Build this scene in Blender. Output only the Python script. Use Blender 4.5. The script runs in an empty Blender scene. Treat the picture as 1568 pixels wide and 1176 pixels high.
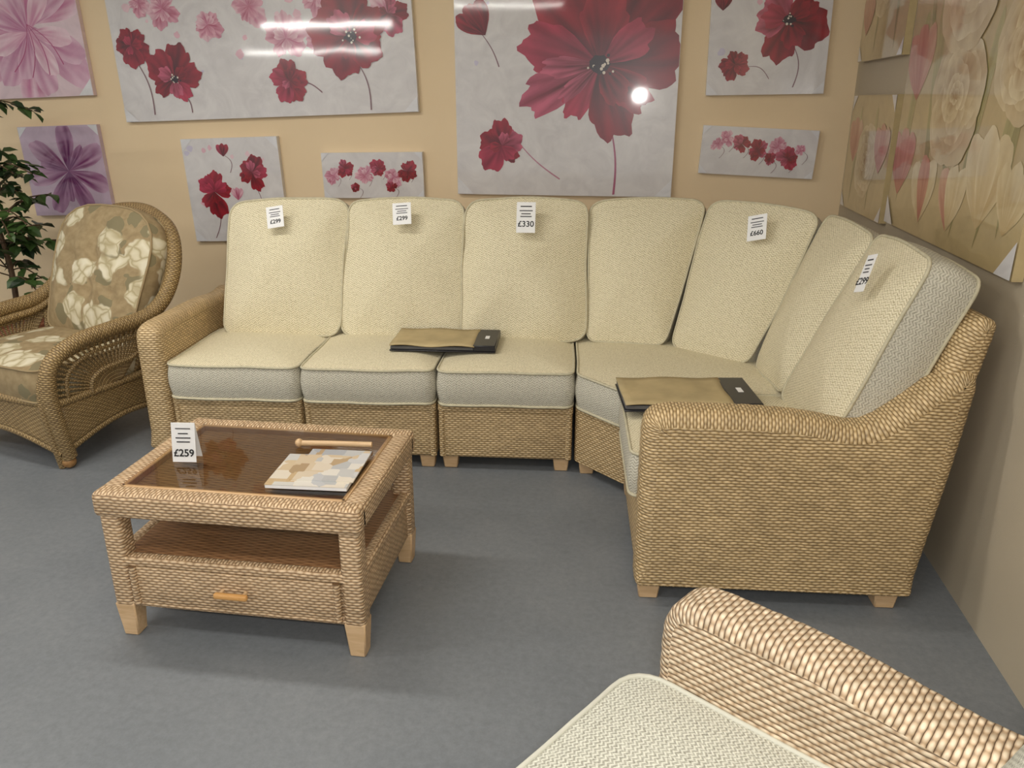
import bpy, bmesh, math, random
from mathutils import Vector, Matrix, noise
random.seed(7)
scene = bpy.context.scene
R = math.radians
def srgb(r,g,b):
    def f(c):
        c/=255.0
        return c/12.92 if c<=0.04045 else ((c+0.055)/1.055)**2.4
    return (f(r),f(g),f(b),1.0)

# ---------------------------------------------------------------- node helpers
def newmat(name):
    m=bpy.data.materials.new(name); m.use_nodes=True
    nt=m.node_tree; b=nt.nodes['Principled BSDF']
    return m,nt,b
def setin(nt,sock,val):
    if isinstance(val,bpy.types.NodeSocket): nt.links.new(val,sock)
    else: sock.default_value=val
def M(nt,op,a,b=None,c=None):
    n=nt.nodes.new('ShaderNodeMath'); n.operation=op
    setin(nt,n.inputs[0],a)
    if b is not None: setin(nt,n.inputs[1],b)
    if c is not None: setin(nt,n.inputs[2],c)
    return n.outputs[0]
def ramp(nt,fac,stops):
    n=nt.nodes.new('ShaderNodeValToRGB'); el=n.color_ramp.elements
    while len(el)<len(stops): el.new(0.5)
    for e,(p,c) in zip(el,stops): e.position=p; e.color=c
    setin(nt,n.inputs[0],fac); return n.outputs[0]
def mix(nt,fac,a,b,mode='MIX'):
    n=nt.nodes.new('ShaderNodeMix'); n.data_type='RGBA'; n.blend_type=mode
    setin(nt,n.inputs[0],fac); setin(nt,n.inputs[6],a); setin(nt,n.inputs[7],b)
    return n.outputs[2]
def noise_tex(nt,vec,scale,detail=3,rough=0.5,dist=0.0):
    n=nt.nodes.new('ShaderNodeTexNoise')
    n.inputs['Scale'].default_value=scale; n.inputs['Detail'].default_value=detail
    n.inputs['Roughness'].default_value=rough; n.inputs['Distortion'].default_value=dist
    if vec is not None: nt.links.new(vec,n.inputs['Vector'])
    return n
def bump(nt,b,h,dist,strength=1.0):
    n=nt.nodes.new('ShaderNodeBump'); n.inputs['Distance'].default_value=dist
    n.inputs['Strength'].default_value=strength
    nt.links.new(h,n.inputs['Height']); nt.links.new(n.outputs[0],b.inputs['Normal'])
def coord(nt,kind='UV'):
    return nt.nodes.new('ShaderNodeTexCoord').outputs[kind]
def combine(nt,x,y,z=0.0):
    n=nt.nodes.new('ShaderNodeCombineXYZ'); setin(nt,n.inputs[0],x); setin(nt,n.inputs[1],y); setin(nt,n.inputs[2],z); return n.outputs[0]

def wicker(name,hi,mid,lo,row=0.009,per=0.026,bd=0.004,rough=0.45,op=0.75):
    m,nt,b=newmat(name)
    uv=coord(nt)
    nz=noise_tex(nt,uv,14,3)
    sep=nt.nodes.new('ShaderNodeSeparateXYZ'); nt.links.new(uv,sep.inputs[0])
    wob=M(nt,'MULTIPLY',M(nt,'SUBTRACT',nz.outputs[0],0.5),0.009)
    U=M(nt,'DIVIDE',M(nt,'ADD',sep.outputs[0],wob),per)
    V=M(nt,'DIVIDE',M(nt,'ADD',sep.outputs[1],wob),row)
    ri=M(nt,'FLOOR',V); fv=M(nt,'FRACT',V)
    ph=M(nt,'ADD',U,M(nt,'MULTIPLY',ri,0.5))
    cs=M(nt,'COSINE',M(nt,'MULTIPLY',ph,2*math.pi))
    over=M(nt,'POWER',M(nt,'MULTIPLY_ADD',cs,0.5,0.5),op)
    st=M(nt,'POWER',M(nt,'SINE',M(nt,'MULTIPLY',fv,math.pi)),0.55)
    h=M(nt,'MULTIPLY',st,M(nt,'MULTIPLY_ADD',over,0.60,0.40))
    col=ramp(nt,h,[(0.10,lo),(0.46,mid),(0.85,hi)])
    seg=noise_tex(nt,combine(nt,M(nt,'MULTIPLY',U,0.6),M(nt,'MULTIPLY',ri,3.17)),1.0,1)
    v=ramp(nt,seg.outputs[0],[(0.25,(0.76,0.74,0.71,1)),(0.75,(1.16,1.15,1.14,1))])
    col=mix(nt,1.0,col,v,'MULTIPLY')
    big=noise_tex(nt,uv,2.5,2)
    v2=ramp(nt,big.outputs[0],[(0.3,(0.88,0.87,0.85,1)),(0.7,(1.06,1.06,1.05,1))])
    col=mix(nt,1.0,col,v2,'MULTIPLY')
    nt.links.new(col,b.inputs['Base Color'])
    b.inputs['Roughness'].default_value=rough
    bump(nt,b,h,bd,0.9)
    return m
def fabric(name,a,c,per=0.010,bd=0.002,rowh=0.010,hw=0.42):
    m,nt,b=newmat(name)
    uv=coord(nt); sep=nt.nodes.new('ShaderNodeSeparateXYZ'); nt.links.new(uv,sep.inputs[0])
    V=M(nt,'DIVIDE',sep.outputs[0],rowh)
    par=M(nt,'PINGPONG',V,1.0)
    ph=M(nt,'DIVIDE',M(nt,'ADD',sep.outputs[1],M(nt,'MULTIPLY',par,rowh*0.9)),per)
    h=M(nt,'MULTIPLY_ADD',M(nt,'SINE',M(nt,'MULTIPLY',ph,2*math.pi)),0.5,0.5)
    nz=noise_tex(nt,uv,170,2,0.7)
    bl=noise_tex(nt,uv,60,2,0.6)
    hh=M(nt,'MULTIPLY_ADD',nz.outputs[0],1.1,M(nt,'MULTIPLY',h,hw))
    hh=M(nt,'MULTIPLY_ADD',bl.outputs[0],0.3,M(nt,'SUBTRACT',hh,0.17))
    col=ramp(nt,hh,[(0.3,c),(0.95,a)])
    nt.links.new(col,b.inputs['Base Color']); b.inputs['Roughness'].default_value=0.9
    b.inputs['Specular IOR Level'].default_value=0.2
    bump(nt,b,hh,bd,0.9)
    return m
def plain(name,col,rough=0.5,var=0.08,scale=20,metal=0,spec=0.5):
    m,nt,b=newmat(name)
    nz=noise_tex(nt,coord(nt,'Object'),scale,3)
    c2=tuple(max(0,x*(1-var*2)) for x in col[:3])+(1,)
    nt.links.new(ramp(nt,nz.outputs[0],[(0.3,c2),(0.7,col)]),b.inputs['Base Color'])
    b.inputs['Roughness'].default_value=rough; b.inputs['Metallic'].default_value=metal
    b.inputs['Specular IOR Level'].default_value=spec
    return m
def wood(name,a,c):
    m,nt,b=newmat(name)
    mp=nt.nodes.new('ShaderNodeMapping'); mp.inputs['Scale'].default_value=(4,30,30)
    nt.links.new(coord(nt,'Object'),mp.inputs[0])
    nz=noise_tex(nt,mp.outputs[0],2,4,0.6,1.0)
    nt.links.new(ramp(nt,nz.outputs[0],[(0.3,c),(0.7,a)]),b.inputs['Base Color'])
    b.inputs['Roughness'].default_value=0.4
    return m
def floral():
    m,nt,b=newmat('floral_fabric')
    uv=coord(nt)
    nz=noise_tex(nt,uv,9,2)
    add=nt.nodes.new('ShaderNodeVectorMath'); add.operation='MULTIPLY_ADD'
    nt.links.new(nz.outputs['Color'],add.inputs[0]); add.inputs[1].default_value=(0.12,0.12,0); nt.links.new(uv,add.inputs[2])
    vo=nt.nodes.new('ShaderNodeTexVoronoi'); vo.inputs['Scale'].default_value=6.6; nt.links.new(add.outputs[0],vo.inputs['Vector'])
    vo2=nt.nodes.new('ShaderNodeTexVoronoi'); vo2.inputs['Scale'].default_value=15.0; vo2.feature='DISTANCE_TO_EDGE'; nt.links.new(add.outputs[0],vo2.inputs['Vector'])
    vo3=nt.nodes.new('ShaderNodeTexVoronoi'); vo3.inputs['Scale'].default_value=9.0; vo3.feature='F1'; nt.links.new(add.outputs[0],vo3.inputs['Vector'])
    fl=ramp(nt,vo.outputs['Distance'],[(0.46,(1,1,1,1)),(0.51,(0,0,0,1))])
    vein=ramp(nt,vo2.outputs['Distance'],[(0.0,srgb(170,156,120)),(0.10,srgb(206,196,166)),(0.3,srgb(220,212,188))])
    base=ramp(nt,noise_tex(nt,uv,30,3).outputs[0],[(0.35,srgb(146,126,92)),(0.7,srgb(166,146,110))])
    leaf=M(nt,'LESS_THAN',vo3.outputs['Distance'],0.38)
    base=mix(nt,leaf,base,srgb(130,120,90))
    col=mix(nt,fl,base,vein)
    nt.links.new(col,b.inputs['Base Color']); b.inputs['Roughness'].default_value=0.85
    return m

WK_S=wicker('sofa_wicker',srgb(224,200,158),srgb(188,160,116),srgb(110,86,54),0.0098,0.025,0.0034)
WK_T=wicker('table_wicker',srgb(226,200,166),srgb(190,158,122),srgb(112,86,60),0.0094,0.025,0.0032)
WK_L=wicker('light_wicker',srgb(226,210,186),srgb(198,172,142),srgb(84,60,42),0.0105,0.024,0.0042,0.45,0.85)
WK_B=wicker('brown_wicker',srgb(182,156,110),srgb(144,119,78),srgb(76,57,34),0.009,0.023,0.0033)
CANE=wicker('cane_panel',srgb(160,128,84),srgb(134,102,64),srgb(92,66,38),0.008,0.06,0.001,0.4)
CANE2=wicker('cane_panel_shelf',srgb(168,126,88),srgb(138,100,68),srgb(92,64,40),0.008,0.06,0.001,0.4)
F_FACE=fabric('cream_tweed',srgb(240,231,203),srgb(172,159,122))
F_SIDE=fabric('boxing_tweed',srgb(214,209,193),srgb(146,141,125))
F_PIPE=plain('piping',srgb(206,198,170),0.9,0.1,60)
F_GREY=fabric('grey_tweed',srgb(216,215,202),srgb(140,138,126),0.009,0.003,0.006,0.45)
F_FLOR=floral()
LEG=wood('pale_wood',srgb(222,190,150),srgb(200,164,120))
WHITE=plain('white_card',srgb(240,240,240),0.5,0.02)
INK=plain('ink',srgb(30,30,34),0.6,0.1)
BLACK=plain('black_cover',srgb(34,34,40),0.35,0.1)
GREYC=plain('binder_edge',srgb(90,90,92),0.5,0.1)
SWATCH=plain('tan_swatch',srgb(194,174,130),0.8,0.14,9)

# ---------------------------------------------------------------- geometry helpers
def link(o,parent=None):
    scene.collection.objects.link(o)
    if parent is not None: o.parent=parent
    return o
def empty(name,loc=(0,0,0),rz=0.0):
    o=bpy.data.objects.new(name,None); o.location=loc; o.rotation_euler=(0,0,rz); o.empty_display_size=0.1
    return link(o)
def boxuv(bm,taxis='x'):
    uv=bm.loops.layers.uv.verify()
    for f in bm.faces:
        n=f.normal; a=[abs(n.x),abs(n.y),abs(n.z)]; k=a.index(max(a))
        for l in f.loops:
            c=l.vert.co
            if k==2: l[uv].uv=(c.x,c.y) if taxis=='x' else (c.y,c.x)
            elif k==0: l[uv].uv=(c.y,c.z)
            else: l[uv].uv=(c.x,c.z)
def finish(bm,name,mats,parent=None,angle=40,smooth=True):
    bm.normal_update()
    if smooth:
        for f in bm.faces: f.smooth=True
        for e in bm.edges:
            if len(e.link_faces)==2:
                try:
                    if e.calc_face_angle()>R(angle): e.smooth=False
                except Exception: pass
    me=bpy.data.meshes.new(name); bm.to_mesh(me); bm.free()
    if not isinstance(mats,(list,tuple)): mats=[mats]
    for m in mats: me.materials.append(m)
    return link(bpy.data.objects.new(name,me),parent)
def box(name,x0,x1,y0,y1,z0,z1,mat,parent=None,bev=0.01,seg=2,taxis='x',tap=1.0):
    bm=bmesh.new(); bmesh.ops.create_cube(bm,size=1)
    for v in bm.verts:
        t=tap if v.co.z<0 else 1.0
        v.co=Vector(((x0+x1)/2+v.co.x*(x1-x0)*t,(y0+y1)/2+v.co.y*(y1-y0)*t,(z0+z1)/2+v.co.z*(z1-z0)))
    if bev>0: bmesh.ops.bevel(bm,geom=list(bm.edges),offset=bev,segments=seg,affect='EDGES',profile=0.5)
    bm.normal_update(); boxuv(bm,taxis)
    return finish(bm,name,mat,parent)
def roundpoly(pts,rad,step=0.05):
    pts=[Vector((p[0],p[1])) for p in pts]; n=len(pts); out=[]
    for i in range(n):
        p=pts[i]; a=pts[i-1]; c=pts[(i+1)%n]
        r=rad[i] if isinstance(rad,(list,tuple)) else rad
        ra=min(r,(a-p).length*0.48); rc=min(r,(c-p).length*0.48)
        s=p+(a-p).normalized()*ra; e=p+(c-p).normalized()*rc
        for k in range(7):
            t=k/6; out.append(s*(1-t)**2+p*2*t*(1-t)+e*t*t)
    res=[]
    for i in range(len(out)):
        a=out[i]; b=out[(i+1)%len(out)]; L=(b-a).length
        if L<1e-4: continue
        k=max(1,int(L/step))
        for j in range(k): res.append(a.lerp(b,j/k))
    return res
def outnormals(o):
    n=len(o); area=sum(o[i].x*o[(i+1)%n].y-o[(i+1)%n].x*o[i].y for i in range(n))
    s=1 if area>0 else -1; res=[]
    for i in range(n):
        t=(o[(i+1)%n]-o[i-1]); t=t.normalized() if t.length>0 else Vector((1,0))
        res.append(Vector((t.y,-t.x))*s)
    return res
def solid(name,pts,rad,t0,t1,r,axis,mat,parent=None,ridge=0.0):
    """profile in (a,z), extruded along axis 'x' (a=y) or 'y' (a=x) with rounded rims"""
    o=roundpoly(pts,rad,0.012 if ridge else 0.04); nn=outnormals(o); n=len(o)
    zb=min(p.y for p in o)
    arc=[0]
    for i in range(n): arc.append(arc[-1]+(o[(i+1)%n]-o[i]).length)
    K=6
    rr=[(t0+r*(1-math.cos(k/K*math.pi/2)), r*(1-math.sin(k/K*math.pi/2))) for k in range(K+1)]
    rr+=[(t1-r*(1-math.cos(k/K*math.pi/2)), r*(1-math.sin(k/K*math.pi/2))) for k in range(K,-1,-1)]
    bm=bmesh.new(); uv=bm.loops.layers.uv.verify()
    def P(a,z,t): return Vector((t,a,z)) if axis=='x' else Vector((a,t,z))
    V=[]
    for t,ins in rr:
        row=[]
        for i in range(n):
            q=ins-ridge*abs(math.sin(arc[i]*math.pi/0.045))*(1-ins/r)
            low=min(1.0,max(0.25,(o[i].y-zb)/0.08))
            q*=low
            row.append(bm.verts.new(P(o[i].x-nn[i].x*q,o[i].y-nn[i].y*q,t)))
        V.append(row)
    varc=[0]
    for k in range(1,len(rr)): varc.append(varc[-1]+math.hypot(rr[k][0]-rr[k-1][0],rr[k][1]-rr[k-1][1]))
    for k in range(len(rr)-1):
        for i in range(n):
            j=(i+1)%n
            f=bm.faces.new((V[k][i],V[k][j],V[k+1][j],V[k+1][i]))
            us=[varc[k],varc[k],varc[k+1],varc[k+1]]; vs=[arc[i],arc[i+1],arc[i+1],arc[i]]
            for l,a,b in zip(f.loops,us,vs): l[uv].uv=(a,b)
    caps=[]
    for k in (0,len(rr)-1):
        f=bm.faces.new(V[k]); caps.append(f)
        for l in f.loops:
            c=l.vert.co; l[uv].uv=((c.y if axis=='x' else c.x),c.z)
        for e in f.edges: e.smooth=False
    bmesh.ops.recalc_face_normals(bm,faces=bm.faces)
    tcs=[(f0.verts[0].co.x if axis=='x' else f0.verts[0].co.y) for f0 in caps]
    for tc in tcs:
        def capfaces():
            return [f for f in bm.faces if all(abs((v.co.x if axis=='x' else v.co.y)-tc)<1e-6 for v in f.verts)]
        amin=min(p.x for p in o); amax=max(p.x for p in o); zmin=min(p.y for p in o); zmax=max(p.y for p in o)
        cuts=[(0,amin+0.06*i+0.031) for i in range(int((amax-amin)/0.06)+1)]+[(1,zmin+0.06*i+0.029) for i in range(int((zmax-zmin)/0.06)+1)]
        for ax,val in cuts:
            fs=capfaces(); g=set(fs)
            for f in fs: g.update(f.edges); g.update(f.verts)
            if ax==1: co=(0,0,val); no=(0,0,1)
            elif axis=='x': co=(0,val,0); no=(0,1,0)
            else: co=(val,0,0); no=(1,0,0)
            bmesh.ops.bisect_plane(bm,geom=list(g),dist=1e-5,plane_co=co,plane_no=no)
    bm.normal_update()
    for f in bm.faces:
        tn=abs(f.normal.x if axis=='x' else f.normal.y)
        if tn>0.9999:
            for l in f.loops:
                c=l.vert.co; l[uv].uv=((c.y if axis=='x' else c.x),c.z)
    return finish(bm,name,mat,parent,angle=60)
def prism(name,pts,z0,z1,mat,parent,rad=0.02):
    o=roundpoly(pts,rad,0.08); n=len(o); bm=bmesh.new(); uv=bm.loops.layers.uv.verify()
    A=[bm.verts.new((p.x,p.y,z0)) for p in o]; B=[bm.verts.new((p.x,p.y,z1)) for p in o]; arc=0
    for i in range(n):
        j=(i+1)%n; L=(o[j]-o[i]).length
        f=bm.faces.new((A[i],A[j],B[j],B[i]))
        for l,w in zip(f.loops,[(arc,z0),(arc+L,z0),(arc+L,z1),(arc,z1)]): l[uv].uv=w
        arc+=L
    for ring in (A,B):
        f=bm.faces.new(ring)
        for e in f.edges: e.smooth=False
        for l in f.loops: l[uv].uv=(l.vert.co.x,l.vert.co.y)
    bmesh.ops.recalc_face_normals(bm,faces=bm.faces)
    return finish(bm,name,mat,parent)
def cushion_core(name,o,c,P,th,puff,mats,parent,pr=0.0055,wr=0.004,tuft=None,pw=3.2):
    n=len(o); nn=outnormals(o); bm=bmesh.new(); uv=bm.loops.layers.uv.verify()
    c=Vector(c); sd=random.random()*50
    S=[1.0,0.985,0.95,0.88,0.78,0.64,0.48,0.3,0.14]
    def nzv(x,y,s=5): return noise.noise(Vector((x*s+sd,y*s,sd)))
    def PP(x,y,z):
        w=nzv(x,y,4)*wr*1.6+nzv(x,y,11)*wr*0.6
        return P(x+nzv(x,y+9,3)*wr*1.5,y+nzv(x+7,y,3)*wr*1.5,z+w)
    for side in (0,1):
        rings=[]
        for s in S:
            ring=[]
            for i in range(n):
                q=c+(o[i]-c)*s
                z=puff*(1-s**pw)
                if tuft: z-=tuft(q.x,q.y)*(1-s**3)
                z=z if side==0 else -th-z*0.6
                ring.append((bm.verts.new(PP(q.x,q.y,z)),q))
            rings.append(ring)
        z=puff-(tuft(c.x,c.y) if tuft else 0)
        cv=(bm.verts.new(PP(c.x,c.y,z if side==0 else -th-z*0.6)),c)
        for k in range(len(S)-1):
            for i in range(n):
                j=(i+1)%n; vs=[rings[k][i],rings[k][j],rings[k+1][j],rings[k+1][i]]
                if side: vs=vs[::-1]
                f=bm.faces.new([v[0] for v in vs])
                for l,v in zip(f.loops,vs): l[uv].uv=(v[1].x,v[1].y)
        for i in range(n):
            j=(i+1)%n; vs=[rings[-1][i],rings[-1][j],cv]
            if side: vs=vs[::-1]
            f=bm.faces.new([v[0] for v in vs])
            for l,v in zip(f.loops,vs): l[uv].uv=(v[1].x,v[1].y)
    rows=[]; T=5
    for k in range(T+1):
        t=k/T; b=0.012*math.sin(math.pi*t)
        rows.append([bm.verts.new(PP(o[i].x+nn[i].x*b,o[i].y+nn[i].y*b,-th*t)) for i in range(n)])
    arc=0
    for i in range(n):
        j=(i+1)%n; L=(o[j]-o[i]).length
        for k in range(T):
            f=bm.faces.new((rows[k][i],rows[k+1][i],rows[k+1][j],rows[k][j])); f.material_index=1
            for l,w in zip(f.loops,[(arc,-th*k/T),(arc,-th*(k+1)/T),(arc+L,-th*(k+1)/T),(arc+L,-th*k/T)]): l[uv].uv=w
        arc+=L
    for zz in (0,-th):
        rg=[]
        for i in range(n):
            rg.append([bm.verts.new(PP(o[i].x+nn[i].x*pr*(0.4+math.cos(a*math.pi/3)),o[i].y+nn[i].y*pr*(0.4+math.cos(a*math.pi/3)),zz+pr*math.sin(a*math.pi/3))) for a in range(6)])
        for i in range(n):
            j=(i+1)%n
            for a in range(6):
                f=bm.faces.new((rg[i][a],rg[i][(a+1)%6],rg[j][(a+1)%6],rg[j][a])); f.material_index=2
    bmesh.ops.recalc_face_normals(bm,faces=bm.faces)
    return finish(bm,name,mats,parent,angle=80)
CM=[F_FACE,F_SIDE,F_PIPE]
def cushion(name,BL,BR,TR,TL,th,parent,puff=0.03,rad=0.05,mats=CM,bow=0.0,**kw):
    BL,BR,TR,TL=map(Vector,(BL,BR,TR,TL))
    W=((BR-BL).length+(TR-TL).length)/2; H=((TL-BL).length+(TR-BR).length)/2
    n=(BR-BL).cross(TL-BL).normalized(); up=((TL-BL)+(TR-BR)).normalized(); rt=((BR-BL)+(TR-TL)).normalized()
    def P(x,y,z):
        u=x/W; v=y/H
        p=BL.lerp(BR,u).lerp(TL.lerp(TR,u),v)+n*z
        if bow: p+=up*bow*max(0,v)*math.sin(math.pi*min(max(u,0),1))-up*bow*0.4*(1-v)*math.sin(math.pi*min(max(u,0),1)) + rt*bow*0.6*math.sin(math.pi*min(max(v,0),1))*(u-0.5)
        return p
    o=roundpoly([(0,0),(W,0),(W,H),(0,H)],rad,0.04)
    return cushion_core(name,o,(W/2,H/2),P,th,puff,mats,parent,**kw)
def catmull(pts,sub=8,closed=False):
    pts=[Vector(p) for p in pts]; out=[]; n=len(pts)
    rng=n if closed else n-1
    for i in range(rng):
        if closed: p0,p1,p2,p3=pts[i-1],pts[i],pts[(i+1)%n],pts[(i+2)%n]
        else: p0=pts[max(i-1,0)];p1=pts[i];p2=pts[i+1];p3=pts[min(i+2,n-1)]
        for k in range(sub):
            t=k/sub
            out.append(0.5*((2*p1)+(-p0+p2)*t+(2*p0-5*p1+4*p2-p3)*t*t+(-p0+3*p1-3*p2+p3)*t**3))
    if not closed: out.append(pts[-1])
    return out
def tube_bm(bm,path,r,seg=10,closed=False,cap=True,mi=0):
    uv=bm.loops.layers.uv.verify(); n=len(path); rings=[]; arc=0; arcs=[]
    t0=(path[1]-path[0]).normalized(); N=t0.orthogonal().normalized()
    for i in range(n):
        a=path[i-1] if (i>0 or closed) else path[i]; b=path[(i+1)%n] if (i<n-1 or closed) else path[i]
        t=(b-a).normalized(); N=(N-t*N.dot(t)).normalized(); B=t.cross(N)
        rr=r(i/(n-1)) if callable(r) else r
        rings.append([bm.verts.new(path[i]+(N*math.cos(k*2*math.pi/seg)+B*math.sin(k*2*math.pi/seg))*rr) for k in range(seg)])
        arcs.append(arc); arc+=(path[(i+1)%n]-path[i]).length
    rb=r(0.5) if callable(r) else r
    for i in range(n if closed else n-1):
        j=(i+1)%n
        for k in range(seg):
            f=bm.faces.new((rings[i][k],rings[i][(k+1)%seg],rings[j][(k+1)%seg],rings[j][k])); f.material_index=mi
            w=2*math.pi*rb/seg; v0=arcs[i]; v1=arcs[i]+(path[j]-path[i]).length
            for l,q in zip(f.loops,[(k*w,v0),((k+1)*w,v0),((k+1)*w,v1),(k*w,v1)]): l[uv].uv=q
    if cap and not closed:
        for rg in (rings[0],rings[-1]):
            f=bm.faces.new(rg); f.material_index=mi
def tube(name,pts,r,mat,parent=None,seg=10,closed=False,sub=8,smooth=True):
    bm=bmesh.new(); path=catmull(pts,sub,closed) if smooth else [Vector(p) for p in pts]
    tube_bm(bm,path,r,seg,closed); bmesh.ops.recalc_face_normals(bm,faces=bm.faces)
    return finish(bm,name,mat,parent,angle=70)
def loft(name,A,B,mat,parent,rows=6,bulge=None,thick=0.0,swap=False):
    bm=bmesh.new(); uv=bm.loops.layers.uv.verify(); n=len(A); g=[]
    arc=[0]
    for i in range(n-1): arc.append(arc[-1]+((A[i+1]+B[i+1])/2-(A[i]+B[i])/2).length)
    for k in range(rows+1):
        t=k/rows; g.append([bm.verts.new(A[i].lerp(B[i],t)+(bulge(i/(n-1),t) if bulge else Vector((0,0,0)))) for i in range(n)])
    for k in range(rows):
        for i in range(n-1):
            f=bm.faces.new((g[k][i],g[k][i+1],g[k+1][i+1],g[k+1][i]))
            for l,(a,b) in zip(f.loops,[(i,k),(i+1,k),(i+1,k+1),(i,k+1)]):
                h=(B[a]-A[a]).length*b/rows
                l[uv].uv=(arc[a],h) if not swap else (h,arc[a])
    bmesh.ops.recalc_face_normals(bm,faces=bm.faces)
    o=finish(bm,name,mat,parent,angle=70)
    if thick:
        md=o.modifiers.new('s','SOLIDIFY'); md.thickness=thick; md.offset=0
    return o

# ---------------------------------------------------------------- room
WY=4.45; WX=1.085; CH=2.8
def wallmat(name,a,c):
    m,nt,b=newmat(name)
    oc=coord(nt,'Object')
    nt.links.new(ramp(nt,noise_tex(nt,oc,1.2,4).outputs[0],[(0.3,c),(0.7,a)]),b.inputs['Base Color'])
    b.inputs['Roughness'].default_value=0.65
    bump(nt,b,noise_tex(nt,oc,180,2).outputs[0],0.0008,0.5)
    return m
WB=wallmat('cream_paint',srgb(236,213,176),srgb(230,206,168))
WR=wallmat('cream_paint_shaded',srgb(188,176,154),srgb(180,168,146))  # right wall: cream paint with its shade put into a darker, greyer colour
FLm,nt,b=newmat('painted_concrete')
oc=coord(nt,'Object')
big=noise_tex(nt,oc,1.6,5,0.6); fine=noise_tex(nt,oc,45,4,0.75)
c1=ramp(nt,big.outputs[0],[(0.3,srgb(113,118,123)),(0.7,srgb(127,131,135))])
c2=ramp(nt,fine.outputs[0],[(0.3,(0.84,0.84,0.85,1)),(0.7,(1.08,1.08,1.08,1))])
nt.links.new(mix(nt,1.0,c1,c2,'MULTIPLY'),b.inputs['Base Color']); b.inputs['Roughness'].default_value=0.5
bump(nt,b,fine.outputs[0],0.0012,0.5)
CEI=wallmat('ceiling_white',srgb(235,232,225),srgb(228,225,218))
box('floor',-10,WX+0.12,-9,WY+0.12,-0.1,0,FLm,bev=0)
box('wall_back',-10,WX+0.12,WY,WY+0.12,0,CH,WB,bev=0)
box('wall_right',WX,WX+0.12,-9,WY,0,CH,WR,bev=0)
box('ceiling',-10,WX+0.12,-9,WY+0.12,CH,CH+0.1,CEI,bev=0)

TUBE,nt,b=newmat('tube_glow'); b.inputs['Emission Color'].default_value=(1,0.97,0.92,1); b.inputs['Emission Strength'].default_value=3.0
TUBE2,nt,b=newmat('tube_glow_bright'); b.inputs['Emission Color'].default_value=(1,0.97,0.92,1); b.inputs['Emission Strength'].default_value=48.0
METAL=plain('fixture_white',srgb(225,225,222),0.4,0.02)
def fixture(x,y,z,L,W,rz=0.0,far=False):
    e=empty('fluorescent_ceiling_light',(x,y,0),rz)
    box('housing',-L/2,L/2,-0.09,0.09,z,z+0.05,METAL,e,0.008)
    for s in (-1,1):
        tube('tube',[(-L/2+0.03,0.045*s,z-0.02),(L/2-0.03,0.045*s,z-0.02)],0.02 if far else 0.013,TUBE2 if far else TUBE,e,8,smooth=False)
        tube('rod',[(s*L*0.35,0,z+0.04),(s*L*0.35,0,CH)],0.006,METAL,e,6,smooth=False)
    ld=bpy.data.lights.new('tube_light','AREA'); ld.shape='RECTANGLE'; ld.size=L*0.95; ld.size_y=0.12; ld.energy=W; ld.color=(1.0,0.96,0.885)
    lo=bpy.data.objects.new('tube_light',ld); lo.location=(0,0,z-0.05); link(lo,e)
for x,y,z,L,W,fr_ in [(-1.9,2.3,2.6,1.5,27,0),(-0.2,0.6,2.6,1.5,16,0),(-3.6,0.8,2.6,1.5,28,0),(-1.6,-1.2,2.6,1.5,29,0),(-4.4,-3.0,2.55,2.0,15,1),(-6.6,-8.0,2.5,3.0,12,1),(-5.5,2.2,2.6,1.5,28,0)]:
    fixture(x,y,z,L,W, R(0) if y>-2 else R(4),bool(fr_))

# ---------------------------------------------------------------- corner sofa
sofa=empty('corner_sofa',(-0.19,3.09,0),R(4))
def leg(x,y,parent,h=0.06,s=0.07,tap=0.8):
    box('leg',x-s/2,x+s/2,y-s/2,y+s/2,0,h+0.01,LEG,parent,0.004,1,tap=tap)
w=0.577
for i in range(3):
    x1=-i*w; x0=x1-w
    box('module_base_%d'%i,x0+0.006,x1-0.006,0.0,0.84,0.06,0.305,WK_S,sofa,0.014,3)
    box('base_rim_%d'%i,x0+0.004,x1-0.004,-0.006,0.05,0.268,0.31,WK_S,sofa,0.012,3,taxis='y')
    for xx in (x0+0.02,x1-0.02):
        tube('corner_pole',[(xx,0.006,0.065),(xx,0.006,0.30)],0.014,WK_S,sofa,8,smooth=False)
        leg(xx+(0.03 if xx<x0+0.1 else -0.03),0.05,sofa); leg(xx+(0.03 if xx<x0+0.1 else -0.03),0.78,sofa)
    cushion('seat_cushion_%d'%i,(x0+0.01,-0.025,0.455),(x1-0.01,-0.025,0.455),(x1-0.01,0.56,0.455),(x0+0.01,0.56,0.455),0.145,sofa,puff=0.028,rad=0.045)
solid('row_back',[(0.58,0.25),(0.59,0.46),(0.79,0.92),(0.83,0.945),(0.87,0.92),(0.85,0.25)],0.02,-3*w-0.005,0,0.015,'x',WK_S,sofa)
for i,(a,c) in enumerate([(-1.645,-1.095),(-1.080,-0.535),(-0.522,0.035)]):
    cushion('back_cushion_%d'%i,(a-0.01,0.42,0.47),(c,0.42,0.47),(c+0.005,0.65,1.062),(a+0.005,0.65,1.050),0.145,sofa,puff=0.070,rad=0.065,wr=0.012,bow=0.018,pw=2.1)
AP=[(0,0.06),(0,0.62),(0.05,0.652),(0.30,0.652),(0.48,0.64),(0.60,0.612),(0.66,0.622),(0.75,0.70),(0.83,0.775),(0.885,0.80),(0.925,0.77),(0.90,0.5),(0.845,0.06)]
AR=[0.02,0.06,0.05,0.1,0.1,0.08,0.08,0.1,0.05,0.05,0.05,0.1,0.02]
solid('arm_left',[(-0.02,0.06),(-0.02,0.59),(0.03,0.622),(0.5,0.622),(0.70,0.60),(0.83,0.62),(0.83,0.06)],[0.02,0.06,0.05,0.1,0.1,0.04,0.02],-1.85,-1.735,0.04,'x',WK_S,sofa,ridge=0.002)
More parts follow.
